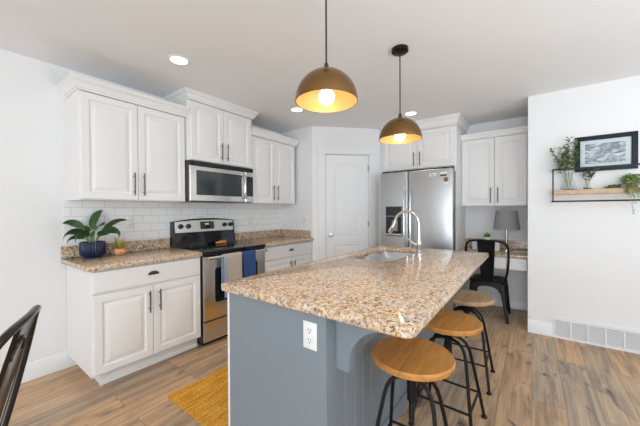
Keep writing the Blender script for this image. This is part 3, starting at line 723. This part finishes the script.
for (az, el, stem, ln, wd, dr_) in ((205, 58, 0.09, 0.24, 0.075, 2.7), (222, 62, 0.07, 0.22, 0.075, 3.0), (175, 72, 0.14, 0.16, 0.085, 1.9), (100, 84, 0.13, 0.23, 0.06, 1.1), (-8, 66, 0.12, 0.22, 0.07, 1.4), (-38, 60, 0.10, 0.20, 0.10, 3.0), (250, 66, 0.07, 0.17, 0.06, 2.6), (300, 64, 0.07, 0.14, 0.06, 2.4), (60, 70, 0.10, 0.17, 0.07, 1.6), (150, 62, 0.11, 0.15, 0.07, 2.2), (262, 78, 0.12, 0.12, 0.055, 1.8), (195, 50, 0.06, 0.17, 0.06, 2.4)):
    a = math.radians(az); e = math.radians(el); b0 = Vector((0.018 * math.cos(a), 0.018 * math.sin(a), 0.115))
    d_ = Vector((math.cos(a) * math.cos(e), math.sin(a) * math.cos(e), math.sin(e))); tip = b0 + d_ * stem
    tip.y = min(tip.y, 0.08)
    mbS.tube([b0, b0 + d_ * stem * 0.5 + Vector((0, 0, 0.004)), tip], [0.005, 0.004, 0.003], 6)
    leaf(mbL, tip, a if abs(az - 100) > 50 else math.radians(40), e * 0.85, ln, wd, dr_, 0.22, twist=(0.75 if -math.sin(a) * -0.26 + math.cos(a) * -0.96 < 0 else -0.75))
mbL.build('leaves', LEAF, pl, angle=70); mbS.build('stalks', STALK, pl)
p2 = thing('potted_succulent', 'small spiky yellow-green plant in a faceted orange pot', 'plant', (1.012, 2.965, 0.9145))
mb = MB(); mb.loops([[(r * math.cos(2 * PI * k / 8 + 0.2 + tw), r * math.sin(2 * PI * k / 8 + 0.2 + tw), z) for k in range(8)] for r, z, tw in ((0.036, 0, 0), (0.052, 0.024, 0.39), (0.044, 0.055, 0), (0.038, 0.055, 0), (0.036, 0.045, 0))]); mb.build('pot', TERRA, p2, angle=10)
mb = MB()
for k in range(54):
    a = RND.uniform(0, 2 * PI); el = RND.uniform(0.35, 1.45); leaf(mb, (0.008 * math.cos(a), 0.008 * math.sin(a), 0.05), a, el, RND.uniform(0.06, 0.09) + (0.04 if el > 1.15 else 0), 0.012, RND.uniform(-0.1, 0.5), 0.4, 5)
mb.build('leaves', LEAF4, p2, angle=70)

# ------------------------------------------------------------------ rug
mb = MB(); mb.prism(round_rect(0, 0, 1.15, 0.69, 0.012, 3), lambda u, v, d: (u, v, d), 0, 0.009)
rug = mb.build('kitchen_rug', JUTE, loc=(0.976, 1.357, 0.0005)); tag(rug, 'mustard yellow woven rug on the floor beside the island', 'rug')

# ------------------------------------------------------------------ bar stools
def make_stool():
    t = thing('bar_stool', '', 'stool', (0, 0, 0), 0, 'bar stools along the island')
    mb = MB(); mb.lathe([(0, 0.597), (0.170, 0.597), (0.183, 0.601), (0.187, 0.609), (0.187, 0.622), (0.182, 0.629), (0, 0.630)], seg=56); mb.build('seat', SEATWOOD, t)
    mb = MB(); mb.lathe([(0, 0.585), (0.075, 0.585), (0.075, 0.597), (0, 0.597)], seg=24); mb.build('seat_plate', BMETAL, t)
    mb = MB(); mb.tube([(0, 0, 0.30), (0, 0, 0.585)], 0.012, 12)
    z = 0.31
    for k in range(10): mb.lathe([(0.012, z), (0.0138, z + 0.004), (0.012, z + 0.008)], seg=12, cap0=False, cap1=False); z += 0.009
    mb.build('screw_shaft', BMETAL, t)
    mb = MB(); mb.lathe([(0.0125, 0.41), (0.022, 0.41), (0.022, 0.51), (0.026, 0.512), (0.026, 0.54), (0.0125, 0.54)], seg=20); mb.build('hub', BMETAL, t)
    for s in (-1, 1):
        pts = []
        x0 = s * 0.031
        half = [(0.0, 0.526), (0.034, 0.524), (0.064, 0.514), (0.088, 0.494), (0.103, 0.464), (0.112, 0.425), (0.124, 0.345), (0.143, 0.20), (0.168, 0.012)]
        def P(y, z, sg):
            k = max(0, (0.526 - z)) / 0.516; return (s * (0.031 + 0.137 * k ** 0.9), sg * y, z)
        pts = [P(y, z, 1) for y, z in reversed(half)] + [P(y, z, -1) for y, z in half[1:]]
        mb = MB(); mb.tube(pts, 0.0095, 10)
        lg = mb.build('leg_hoop', BMETAL, t)
        mb = MB()
        for sg in (-1, 1): mb.lathe([(0, 0), (0.016, 0), (0.017, 0.008), (0.012, 0.016), (0, 0.017)], P(0.168, 0.0, sg)[:2] + (0.0,), 14)
        mb.build('foot_pad', BMETAL, lg)
    z = 0.17; a = 0.143; k = (0.53 - z) / 0.52; xx = 0.031 + 0.137 * k ** 0.9
    mb = MB()
    for s in (-1, 1):
        mb.tube([(s * xx, -a, z), (s * xx, a, z)], 0.007, 8); mb.tube([(-xx, s * a, z), (xx, s * a, z)], 0.007, 8)
    mb.build('footrest', BMETAL, t)
    return t
st0 = make_stool()
STOOLS = [((1.337, 0.453), 0.05, 'nearest bar stool, honey wood round seat under the corbel corner of the island'), ((1.883, 0.412), -0.04, 'middle bar stool with honey wood round seat, between two other stools'), ((2.49, 0.412), 0.03, 'farthest bar stool, paler wood round seat near the black metal chair')]
for i, ((x, y), r, lab) in enumerate(STOOLS):
    o = st0 if i == 0 else copy_tree(st0)
    o.location = (x, y, 0.0005); o.rotation_euler.z = r; o['label'] = lab
    if i == 2:
        for ch in o.children:
            if ch.name.startswith('seat') and not ch.name.startswith('seat_plate'):
                ch.data = ch.data.copy(); ch.data.materials[0] = PALEWOOD

# ------------------------------------------------------------------ metal chairs
def arc_pts(pts, n=6):
    """smooth polyline through points (Catmull-Rom)"""
    P = [Vector(p) for p in pts]; out = []
    for i in range(len(P) - 1):
        a = P[max(0, i - 1)]; b = P[i]; c = P[i + 1]; d = P[min(len(P) - 1, i + 2)]
        for k in range(n):
            t = k / n; out.append(0.5 * ((2 * b) + (c - a) * t + (2 * a - 5 * b + 4 * c - d) * t * t + (3 * b - a - 3 * c + d) * t ** 3))
    out.append(P[-1]); return out
def make_chair(loc, rotz, label, mat, hw=0.215, top=0.915, rake=0.10):
    """faces local +y"""
    t = thing('metal_chair', label, 'chair', loc, rotz, 'black metal chairs')
    mb = MB()
    lps = []
    for ins, z in ((0.012, 0.425), (0.0, 0.432), (0.0, 0.452), (0.008, 0.458), (0.03, 0.456), (0.06, 0.447)): lps.append([(p[0], p[1], z) for p in round_rect(-0.18 + ins, -0.17 + ins, 0.18 - ins, 0.185 - ins, max(0.02, 0.06 - ins * 0.5))])
    mb.loops(lps); mb.build('seat', mat, t)
    # skirt under the seat with arched lower edges
    mb = MB()
    def apron(f):
        p = [(-0.165, 0.43), (-0.165, 0.33)]
        for k in range(11):
            u = -0.125 + 0.25 * k / 10; p.append((u, 0.33 + 0.065 * (1 - (u / 0.125) ** 2) ** 0.5))
        p += [(0.165, 0.33), (0.165, 0.43)]
        mb.prism(p, f, 0, 0.006)
    apron(lambda u, v, d: (u, 0.165 + d + (0.43 - v) * 0.10, v)); apron(lambda u, v, d: (u, -0.165 - d - (0.43 - v) * 0.10, v))
    apron(lambda u, v, d: (0.165 + d + (0.43 - v) * 0.06, u, v)); apron(lambda u, v, d: (-0.165 - d - (0.43 - v) * 0.06, u, v))
    mb.build('apron', mat, t)
    for sx in (-1, 1):
        for sy in (-1, 1):
            L = []
            for z, wd, q in ((0.43, 0.07, -0.012), (0.34, 0.058, 0.004), (0.2, 0.042, 0.024), (0.02, 0.026, 0.048), (0.0, 0.026, 0.05)):
                cx, cy = sx * (0.158 + q * 0.9), sy * (0.155 + q)
                L.append([(cx + a * wd / 2, cy + b * wd / 2, z) for a, b in ((-1, -0.55), (-0.55, -1), (0.55, -1), (1, -0.55), (1, 0.55), (0.55, 1), (-0.55, 1), (-1, 0.55))])
            MB().loops(L).build('leg', mat, t)
    yb = -0.165
    def by(z): return yb - rake * ((z - 0.44) / 0.47)
    hp = [(-0.17, yb, 0.44), (-hw * 0.95, by(0.60), 0.60), (-hw, by(0.76), 0.76), (-hw * 0.95, by(top - 0.055), top - 0.055), (-hw * 0.68, by(top - 0.01) - 0.012, top - 0.01), (0, by(top) - 0.022, top)]
    hp = hp + [(-x, y, z) for x, y, z in reversed(hp[:-1])]
    MB().tube(arc_pts(hp, 6), 0.0125, 12).build('back_hoop', mat, t)
    L = []
    for k in range(9):
        s = k / 8; z = 0.445 + (top - 0.449) * s; hwid = 0.062 + 0.03 * s; yy = by(z) - 0.022 * s * s
        L.append([(-hwid, yy, z), (-hwid * 0.86, yy - 0.007, z), (-hwid * 0.7, yy - 0.003, z), (hwid * 0.7, yy - 0.003, z), (hwid * 0.86, yy - 0.007, z), (hwid, yy, z), (hwid, yy + 0.004, z), (-hwid, yy + 0.004, z)])
    sp_ = MB().loops(L).build('back_splat', mat, t)
    def sy(z): return by(z) - 0.022 * ((z - 0.445) / (top - 0.449)) ** 2 - 0.004
    a0 = [(0.055 * math.cos(PI * k / 12), sy(top - 0.12 + 0.055 * math.sin(PI * k / 12)), top - 0.12 + 0.055 * math.sin(PI * k / 12)) for k in range(13)]
    MB().tube(a0, 0.005, 8).build('embossed_arch', mat, sp_)
    return t
make_chair((4.09, 0.425, 0.0), -PI / 2, 'black metal chair pushed up to the desk with its back to the island', BMETAL, top=0.945)
make_chair((-0.075, 1.48, 0.0), math.radians(68), 'glossy dark metal chair cut off at the lower left by the wall', GUN, top=0.945)

# ------------------------------------------------------------------ pendant lamps
def pendant(label, x, y, zr, R=0.154, H=0.157):
    t = thing('pendant_lamp', label, 'lamp', (x, y, ZC), 0, 'pendant lamps over the island'); zt = zr + H - ZC; z0 = zr - ZC
    mb = MB(); mb.lathe([(0, 0), (0.06, 0), (0.06, -0.024), (0.052, -0.03), (0.0, -0.032)], seg=32); mb.build('canopy', BMETAL, t)
    mb = MB(); mb.tube([(0, 0, -0.03), (0, 0, zt + 0.03)], 0.0045, 8); mb.build('cord', CORD, t)
    mb = MB(); mb.lathe([(0.0, zt + 0.035), (0.008, zt + 0.035), (0.012, zt + 0.02), (0.016, zt + 0.004), (0.018, zt - 0.004), (0, zt - 0.004)], seg=20); mb.build('socket_cap', simple('socket_bronze', (0.12, 0.07, 0.04), 0.4, 0.8), t)
    n = 16; out = [(R * math.cos(PI / 2 * k / n), z0 + H * math.sin(PI / 2 * k / n)) for k in range(n)] + [(0.012, zt)]
    inn = [((R - 0.004) * math.cos(PI / 2 * k / n), z0 + (H - 0.004) * math.sin(PI / 2 * k / n)) for k in range(n)] + [(0.012, zt - 0.004)]
    sh = MB().lathe(out, seg=56, cap0=False, cap1=False); sh.lathe([(R, z0), (R - 0.004, z0)], seg=56, cap0=False, cap1=False); sh = sh.build('lamp_shade', BRONZE, t, angle=50)
    MB().lathe(inn, seg=56, cap0=False, cap1=True).build('shade_lining', GOLDIN, sh, angle=50)
    zb = z0 + 0.026
    mb = MB(); mb.lathe([(0.039 * math.sin(PI * k / 14), zb - 0.039 * math.cos(PI * k / 14)) for k in range(15)], seg=24); bl = mb.build('bulb', BULB, t)
    mb = MB(); mb.lathe([(0.015, zb + 0.036), (0.017, zb + 0.05), (0.017, zt - 0.004)], seg=16); mb.build('lamp_holder', simple('holder_brass', (0.5, 0.35, 0.15), 0.4, 0.7), t)
    l = bpy.data.lights.new('pendant_light', 'SPOT'); l.energy = 9; l.color = (1.0, 0.74, 0.46); l.shadow_soft_size = 0.03; l.spot_size = math.radians(140); l.spot_blend = 0.6
    o = bpy.data.objects.new('pendant_light', l); COL.objects.link(o); o.parent = t; o.location = (0, 0, zb - 0.05)
pendant('bronze dome pendant lamp, the nearer and larger in view, over the island', 1.172, 0.818, 1.834)
pendant('bronze dome pendant lamp, the farther one with its black canopy in view', 2.079, 0.787, 1.823)

# ------------------------------------------------------------------ recessed ceiling lights
CANS = [((1.186, 2.245), 'round recessed ceiling light above the left wall cabinets'), ((2.592, 2.234), 'round recessed ceiling light just left of the nearer pendant lamp'), ((3.54, 1.205), 'round recessed ceiling light behind the farther pendant lamp'), ((1.6, -1.6), None)]  # last entry is an unseen spot with no fixture
for (x, y), lab in CANS:
    if lab:
        t = thing('recessed_light', lab, 'ceiling light', (x, y, ZC), 0, 'recessed ceiling lights')
        MB().lathe([(0.062, -0.001), (0.064, -0.006), (0.08, -0.005), (0.084, 0.0)], seg=36, cap0=False, cap1=False).build('trim_ring', PLASTIC, t)
        MB().lathe([(0, -0.003), (0.063, -0.003), (0.063, -0.001), (0, -0.001)], seg=36).build('light_disc', CANL, t)
    l = bpy.data.lights.new('recessed_lamp', 'SPOT'); l.energy = 26; l.color = (1.0, 0.76, 0.52); l.spot_size = math.radians(72); l.spot_blend = 1.0; l.shadow_soft_size = 0.06
    o = bpy.data.objects.new('recessed_lamp', l); COL.objects.link(o)
    if lab: o.parent = t; o.location = (0, 0, -0.02)
    else: o.location = (x, y, ZC - 0.02)

# ------------------------------------------------------------------ right wall: picture, shelf, vases, plant, vent
RX = 3.772
pc = thing('framed_picture', 'dark framed grey landscape print on the right wall above the shelf', 'picture', (RX - 0.0005, -0.552, 1.829), -PI / 2)
PW, PH = 0.425, 0.335
mb = MB(); a, b_ = PW / 2, PH / 2; fw = 0.040
def fr_ring(i, y): return [(-a + i, y, -b_ + i), (a - i, y, -b_ + i), (a - i, y, b_ - i), (-a + i, y, b_ - i)]
mb.loops([fr_ring(0, 0), fr_ring(0, -0.018), fr_ring(0.003, -0.02), fr_ring(fw - 0.004, -0.02), fr_ring(fw, -0.016), fr_ring(fw, 0)], cap0=False, cap1=False); mb.build('frame', FRAMEM, pc)
MB().box(-a + fw - 0.003, -0.006, -b_ + fw - 0.003, a - fw + 0.003, -0.001, b_ - fw + 0.003).build('mat_board', PAPER, pc)
MB().box(-0.137, -0.0075, -0.092, 0.137, -0.006, 0.092).build('print', ART, pc)
sf = thing('wall_shelf', 'wall shelf with a light wood board in a black metal frame', 'shelf', (RX, -0.168, 1.376), -PI / 2); SL = 0.86
mb = MB(); mb.box(0.0, -0.125, 0.068, SL, -0.001, 0.110, 0.002, 1); mb.build('board', SHELFWOOD, sf)
mb = MB(); q = 0.0075
for z in (0.0, 0.31): mb.box(0, -0.135, z - q, SL, -0.1255, z + q)
for x in (-0.0055, SL - 0.0055): mb.box(x, -0.135, 0.0 - q, x + 0.011, -0.1255, 0.31 + q)
for x in (-0.0055, SL - 0.0055):
    for z in (0.0, 0.31): mb.box(x, -0.1255, z - q, x + 0.011, -0.0005, z + q)
mb.build('shelf_frame', FRAMEM, sf)
ZS = 1.4865
def sprig(mbl, mbs, base, tip, nl, ll, lw, spread=1.2):
    base, tip = Vector(base), Vector(tip); mid = (base + tip) / 2 + Vector((RND.uniform(-0.01, 0.005), RND.uniform(-0.015, 0.015), 0.01))
    pts = [base + (mid - base) * (k / 5) * 1.0 if k <= 5 else mid + (tip - mid) * ((k - 5) / 5) for k in range(11)]
    mbs.tube(pts, [0.0018 - 0.0001 * k for k in range(11)], 5)
    d = (tip - base).normalized()
    for k in range(nl):
        s = 0.45 + 0.55 * k / nl; i = min(9, int(s * 10)); p = pts[i] + (pts[i + 1] - pts[i]) * (s * 10 - i)
        az = RND.uniform(0, 2 * PI)
        if p.x > -0.012: az = RND.uniform(PI * 0.6, PI * 1.4)
        leaf(mbl, p, az, RND.uniform(-0.1, 1.0), ll * RND.uniform(0.7, 1.2), lw, RND.uniform(0, 0.8), 0.2, 4)
v1 = thing('glass_vase', 'clear flared glass vase with tall green sprigs, left end of the shelf', 'vase', (RX - 0.066, -0.29, ZS))
MB().lathe([(0, 0), (0.058, 0), (0.062, 0.006), (0.058, 0.03), (0.038, 0.10), (0.026, 0.17), (0.0235, 0.17), (0.0355, 0.098), (0.0555, 0.03), (0.058, 0.008), (0, 0.005)], seg=32).build('vase_body', GLASS, v1)
ml, ms = MB(), MB()
for (dy, dz, dx, nl) in ((0.0, 0.50, -0.02, 34), (0.07, 0.43, -0.03, 22), (0.135, 0.41, -0.02, 24), (-0.045, 0.46, -0.04, 26), (-0.03, 0.36, -0.05, 24), (0.04, 0.36, 0.0, 20), (-0.06, 0.38, -0.05, 20), (0.09, 0.31, -0.03, 16), (0.02, 0.42, -0.01, 22)):
    sprig(ml, ms, (0, RND.uniform(-0.012, 0.012), 0.02), (dx, dy, dz), int(nl * 1.7), 0.05, 0.017)
ml.build('leaves', LEAF2, v1, angle=70); ms.build('stems', STALK, v1)
v2 = thing('glass_vase', 'small clear glass bottle vase with short sprigs, below the picture', 'vase', (RX - 0.072, -0.424, ZS))
MB().lathe([(0, 0), (0.026, 0), (0.028, 0.004), (0.028, 0.02), (0.016, 0.055), (0.014, 0.10), (0.0125, 0.10), (0.0145, 0.055), (0.026, 0.02), (0.026, 0.006), (0, 0.004)], seg=28).build('vase_body', GLASS, v2)
MB().lathe([(0.0145, 0.085), (0.0175, 0.085), (0.0175, 0.098), (0.0145, 0.098)], seg=24).build('cork_band', CORK, v2)
MB().lathe([(0.0, 0.005), (0.0255, 0.007), (0.0255, 0.016), (0, 0.018)], seg=20).build('pebbles', simple('pebble_green', (0.10, 0.11, 0.08), 0.7, noise=0.5, scale=150), v2)
ml, ms = MB(), MB()
for (dy, dz, dx, nl) in ((0.0, 0.20, -0.02, 18), (0.045, 0.19, -0.03, 14), (-0.055, 0.19, -0.03, 16), (0.02, 0.16, -0.03, 12), (-0.03, 0.165, -0.015, 12)):
    sprig(ml, ms, (0, 0, 0.02), (dx, dy, dz), int(nl * 1.5), 0.036, 0.014)
ml.build('leaves', LEAF, v2, angle=70); ms.build('stems', STALK, v2)
# trailing plant in a wooden holder
tp_ = thing('trailing_plant', 'bushy green trailing plant hanging over the right end of the shelf', 'plant', (RX - 0.075, -0.715, ZS))
mb = MB(); mb.lathe([(0, 0), (0.032, 0), (0.036, 0.045), (0.032, 0.045), (0.029, 0.01), (0, 0.008)], seg=24); mb.build('pot', BROWNWOOD, tp_)
ml, ms = MB(), MB()
for k in range(330):
    a = RND.uniform(0, 2 * PI); e = RND.uniform(-0.5, 1.5); r = RND.uniform(0.03, 0.062)
    p = (max(-0.06, min(0.05, r * math.cos(a) * math.cos(e) * 1.0 - 0.01)), r * math.sin(a) * math.cos(e) + 0.012, 0.07 + r * math.sin(e) * 0.9)
    if p[2] < 0.012: continue
    leaf(ml, p, a if p[0] < 0.02 else PI + RND.uniform(-1, 1), RND.uniform(-0.6, 0.7), 0.022, 0.018, 0.6, 0.2, 3)
for (y, zb_, x) in ((0.03, -0.075, -0.078), (0.012, -0.215, -0.085), (0.0, -0.13, -0.08), (-0.02, -0.09, -0.079), (-0.035, -0.06, -0.078), (0.045, -0.05, -0.078)):
    pts = [(-0.03, y * 0.7, 0.075), (-0.066, y, 0.05), (x, y, 0.0), (x, y + 0.004, zb_ * 0.5), (x, y - 0.003, zb_)]; pts = arc_pts(pts, 5); ms.tube(pts, 0.0012, 4)
    for p in pts[5:]:
        for q in range(2):
            a = RND.choice((PI, PI / 2, -PI / 2)) + RND.uniform(-0.5, 0.5)
            leaf(ml, p + Vector((-0.001, 0, RND.uniform(-0.008, 0.008))), a, RND.uniform(-0.8, 0.4), 0.019, 0.015, 0.5, 0.2, 3)
ml.build('leaves', LEAF3, tp_, angle=70); ms.build('strands', STALK, tp_)
gs = MB()
for k in range(150):
    y = RND.uniform(-0.052, 0.055); hgt = 0.016 + 0.022 * (1 - (y + 0.05) / 0.1)
    leaf(gs, (RND.uniform(-0.03, 0.03), y, RND.uniform(0.002, hgt)), RND.uniform(0, 2 * PI), RND.uniform(0.1, 0.7), 0.024, 0.016, 0.5, 0.2, 3)
lt = gs.build('greenery_spray', LEAF3, loc=(RX - 0.072, -0.60, ZS + 0.002), angle=70); tag(lt, 'low spray of green leaves lying on the shelf below the picture corner', 'greenery')
bx = MB(); bx.tube(arc_pts([(0, 0.06, 0.11), (0, 0.02, 0.118), (0, -0.03, 0.108), (0, -0.07, 0.09), (0, -0.085, 0.05), (0, -0.08, 0.006)], 5), [0.008] * 26, 8)
bx.tube(arc_pts([(0, -0.02, 0.10), (0, -0.035, 0.06), (0, -0.04, 0.006)], 5), 0.007, 8)
bx.box(-0.018, -0.10, 0, 0.018, -0.03, 0.009, 0.002, 1)
ws = bx.build('wooden_ornament', BROWNWOOD, loc=(RX - 0.024, -0.775, ZS + 0.0005)); tag(ws, 'brown wooden ornament behind the trailing plant on the shelf', 'ornament')
# return-air vent
vt = thing('air_vent', 'long white louvred air vent set low in the right wall', 'vent', (RX, -0.172, 0.0), -PI / 2); VL = 1.02
mb = MB(); mb.box(0, -0.016, 0.0, VL, -0.0002, 0.022, 0.001, 1); mb.box(0, -0.016, 0.178, VL, -0.0002, 0.203, 0.001, 1); mb.box(0, -0.016, 0.022, 0.022, -0.0002, 0.178); mb.box(VL - 0.022, -0.016, 0.022, VL, -0.0002, 0.178)
for k in range(1, 8): mb.box(0.02 + k * 0.1235 - 0.006, -0.014, 0.022, 0.02 + k * 0.1235 + 0.006, -0.0002, 0.178)
mb.build('vent_frame', TRIM, vt)
mb = MB()
for k in range(11):
    z = 0.024 + k * 0.0140; mb.prism([(-0.0115, z), (-0.0025, z + 0.0075), (-0.0025, z + 0.009), (-0.0115, z + 0.002)], lambda u, v, d: (d, u, v), 0.022, VL - 0.022)
mb.build('louvres', TRIM, vt)
MB().box(0.022, -0.0018, 0.022, VL - 0.022, -0.0003, 0.178).build('vent_gap_shade', simple('vent_shadow_grey', (0.22, 0.23, 0.24), 0.8), vt)  # grey plate painted as the shade in the gaps between louvres

# ------------------------------------------------------------------ small things on the desk
dp_ = thing('potted_succulent', 'tiny green succulent in a white pot on the desk behind the black chair', 'plant', (4.22, 0.457, 0.7825))
MB().lathe([(0, 0), (0.034, 0), (0.04, 0.172), (0.036, 0.172), (0.034, 0.15), (0, 0.148)], seg=24).build('pot', PLASTIC, dp_)
mb = MB()
for k in range(30):
    a = RND.uniform(0, 2 * PI); leaf(mb, (0, 0, 0.16), a, RND.uniform(0.2, 1.4), RND.uniform(0.055, 0.085), 0.022, 0.3, 0.3, 4)
mb.build('leaves', LEAF3, dp_, angle=70)
def small_box(label, x, y, sx, sy, sz, mat):
    t = thing('storage_box', label, 'box', (x, y, 0.7825))
    MB().box(-sx / 2, -sy / 2, 0, sx / 2, sy / 2, sz * 0.72, 0.003, 1).build('box_body', mat, t); MB().box(-sx / 2 - 0.002, -sy / 2 - 0.002, sz * 0.722, sx / 2 + 0.002, sy / 2 + 0.002, sz, 0.003, 1).build('box_lid', mat, t)
small_box('small white box on the desk right of the succulent pot', 4.25, 0.365, 0.09, 0.085, 0.115, PLASTIC)
small_box('pale blue-grey box on the desk, left of the black chair back', 4.25, 0.60, 0.08, 0.055, 0.115, simple('pale_box', (0.60, 0.66, 0.72), 0.5))
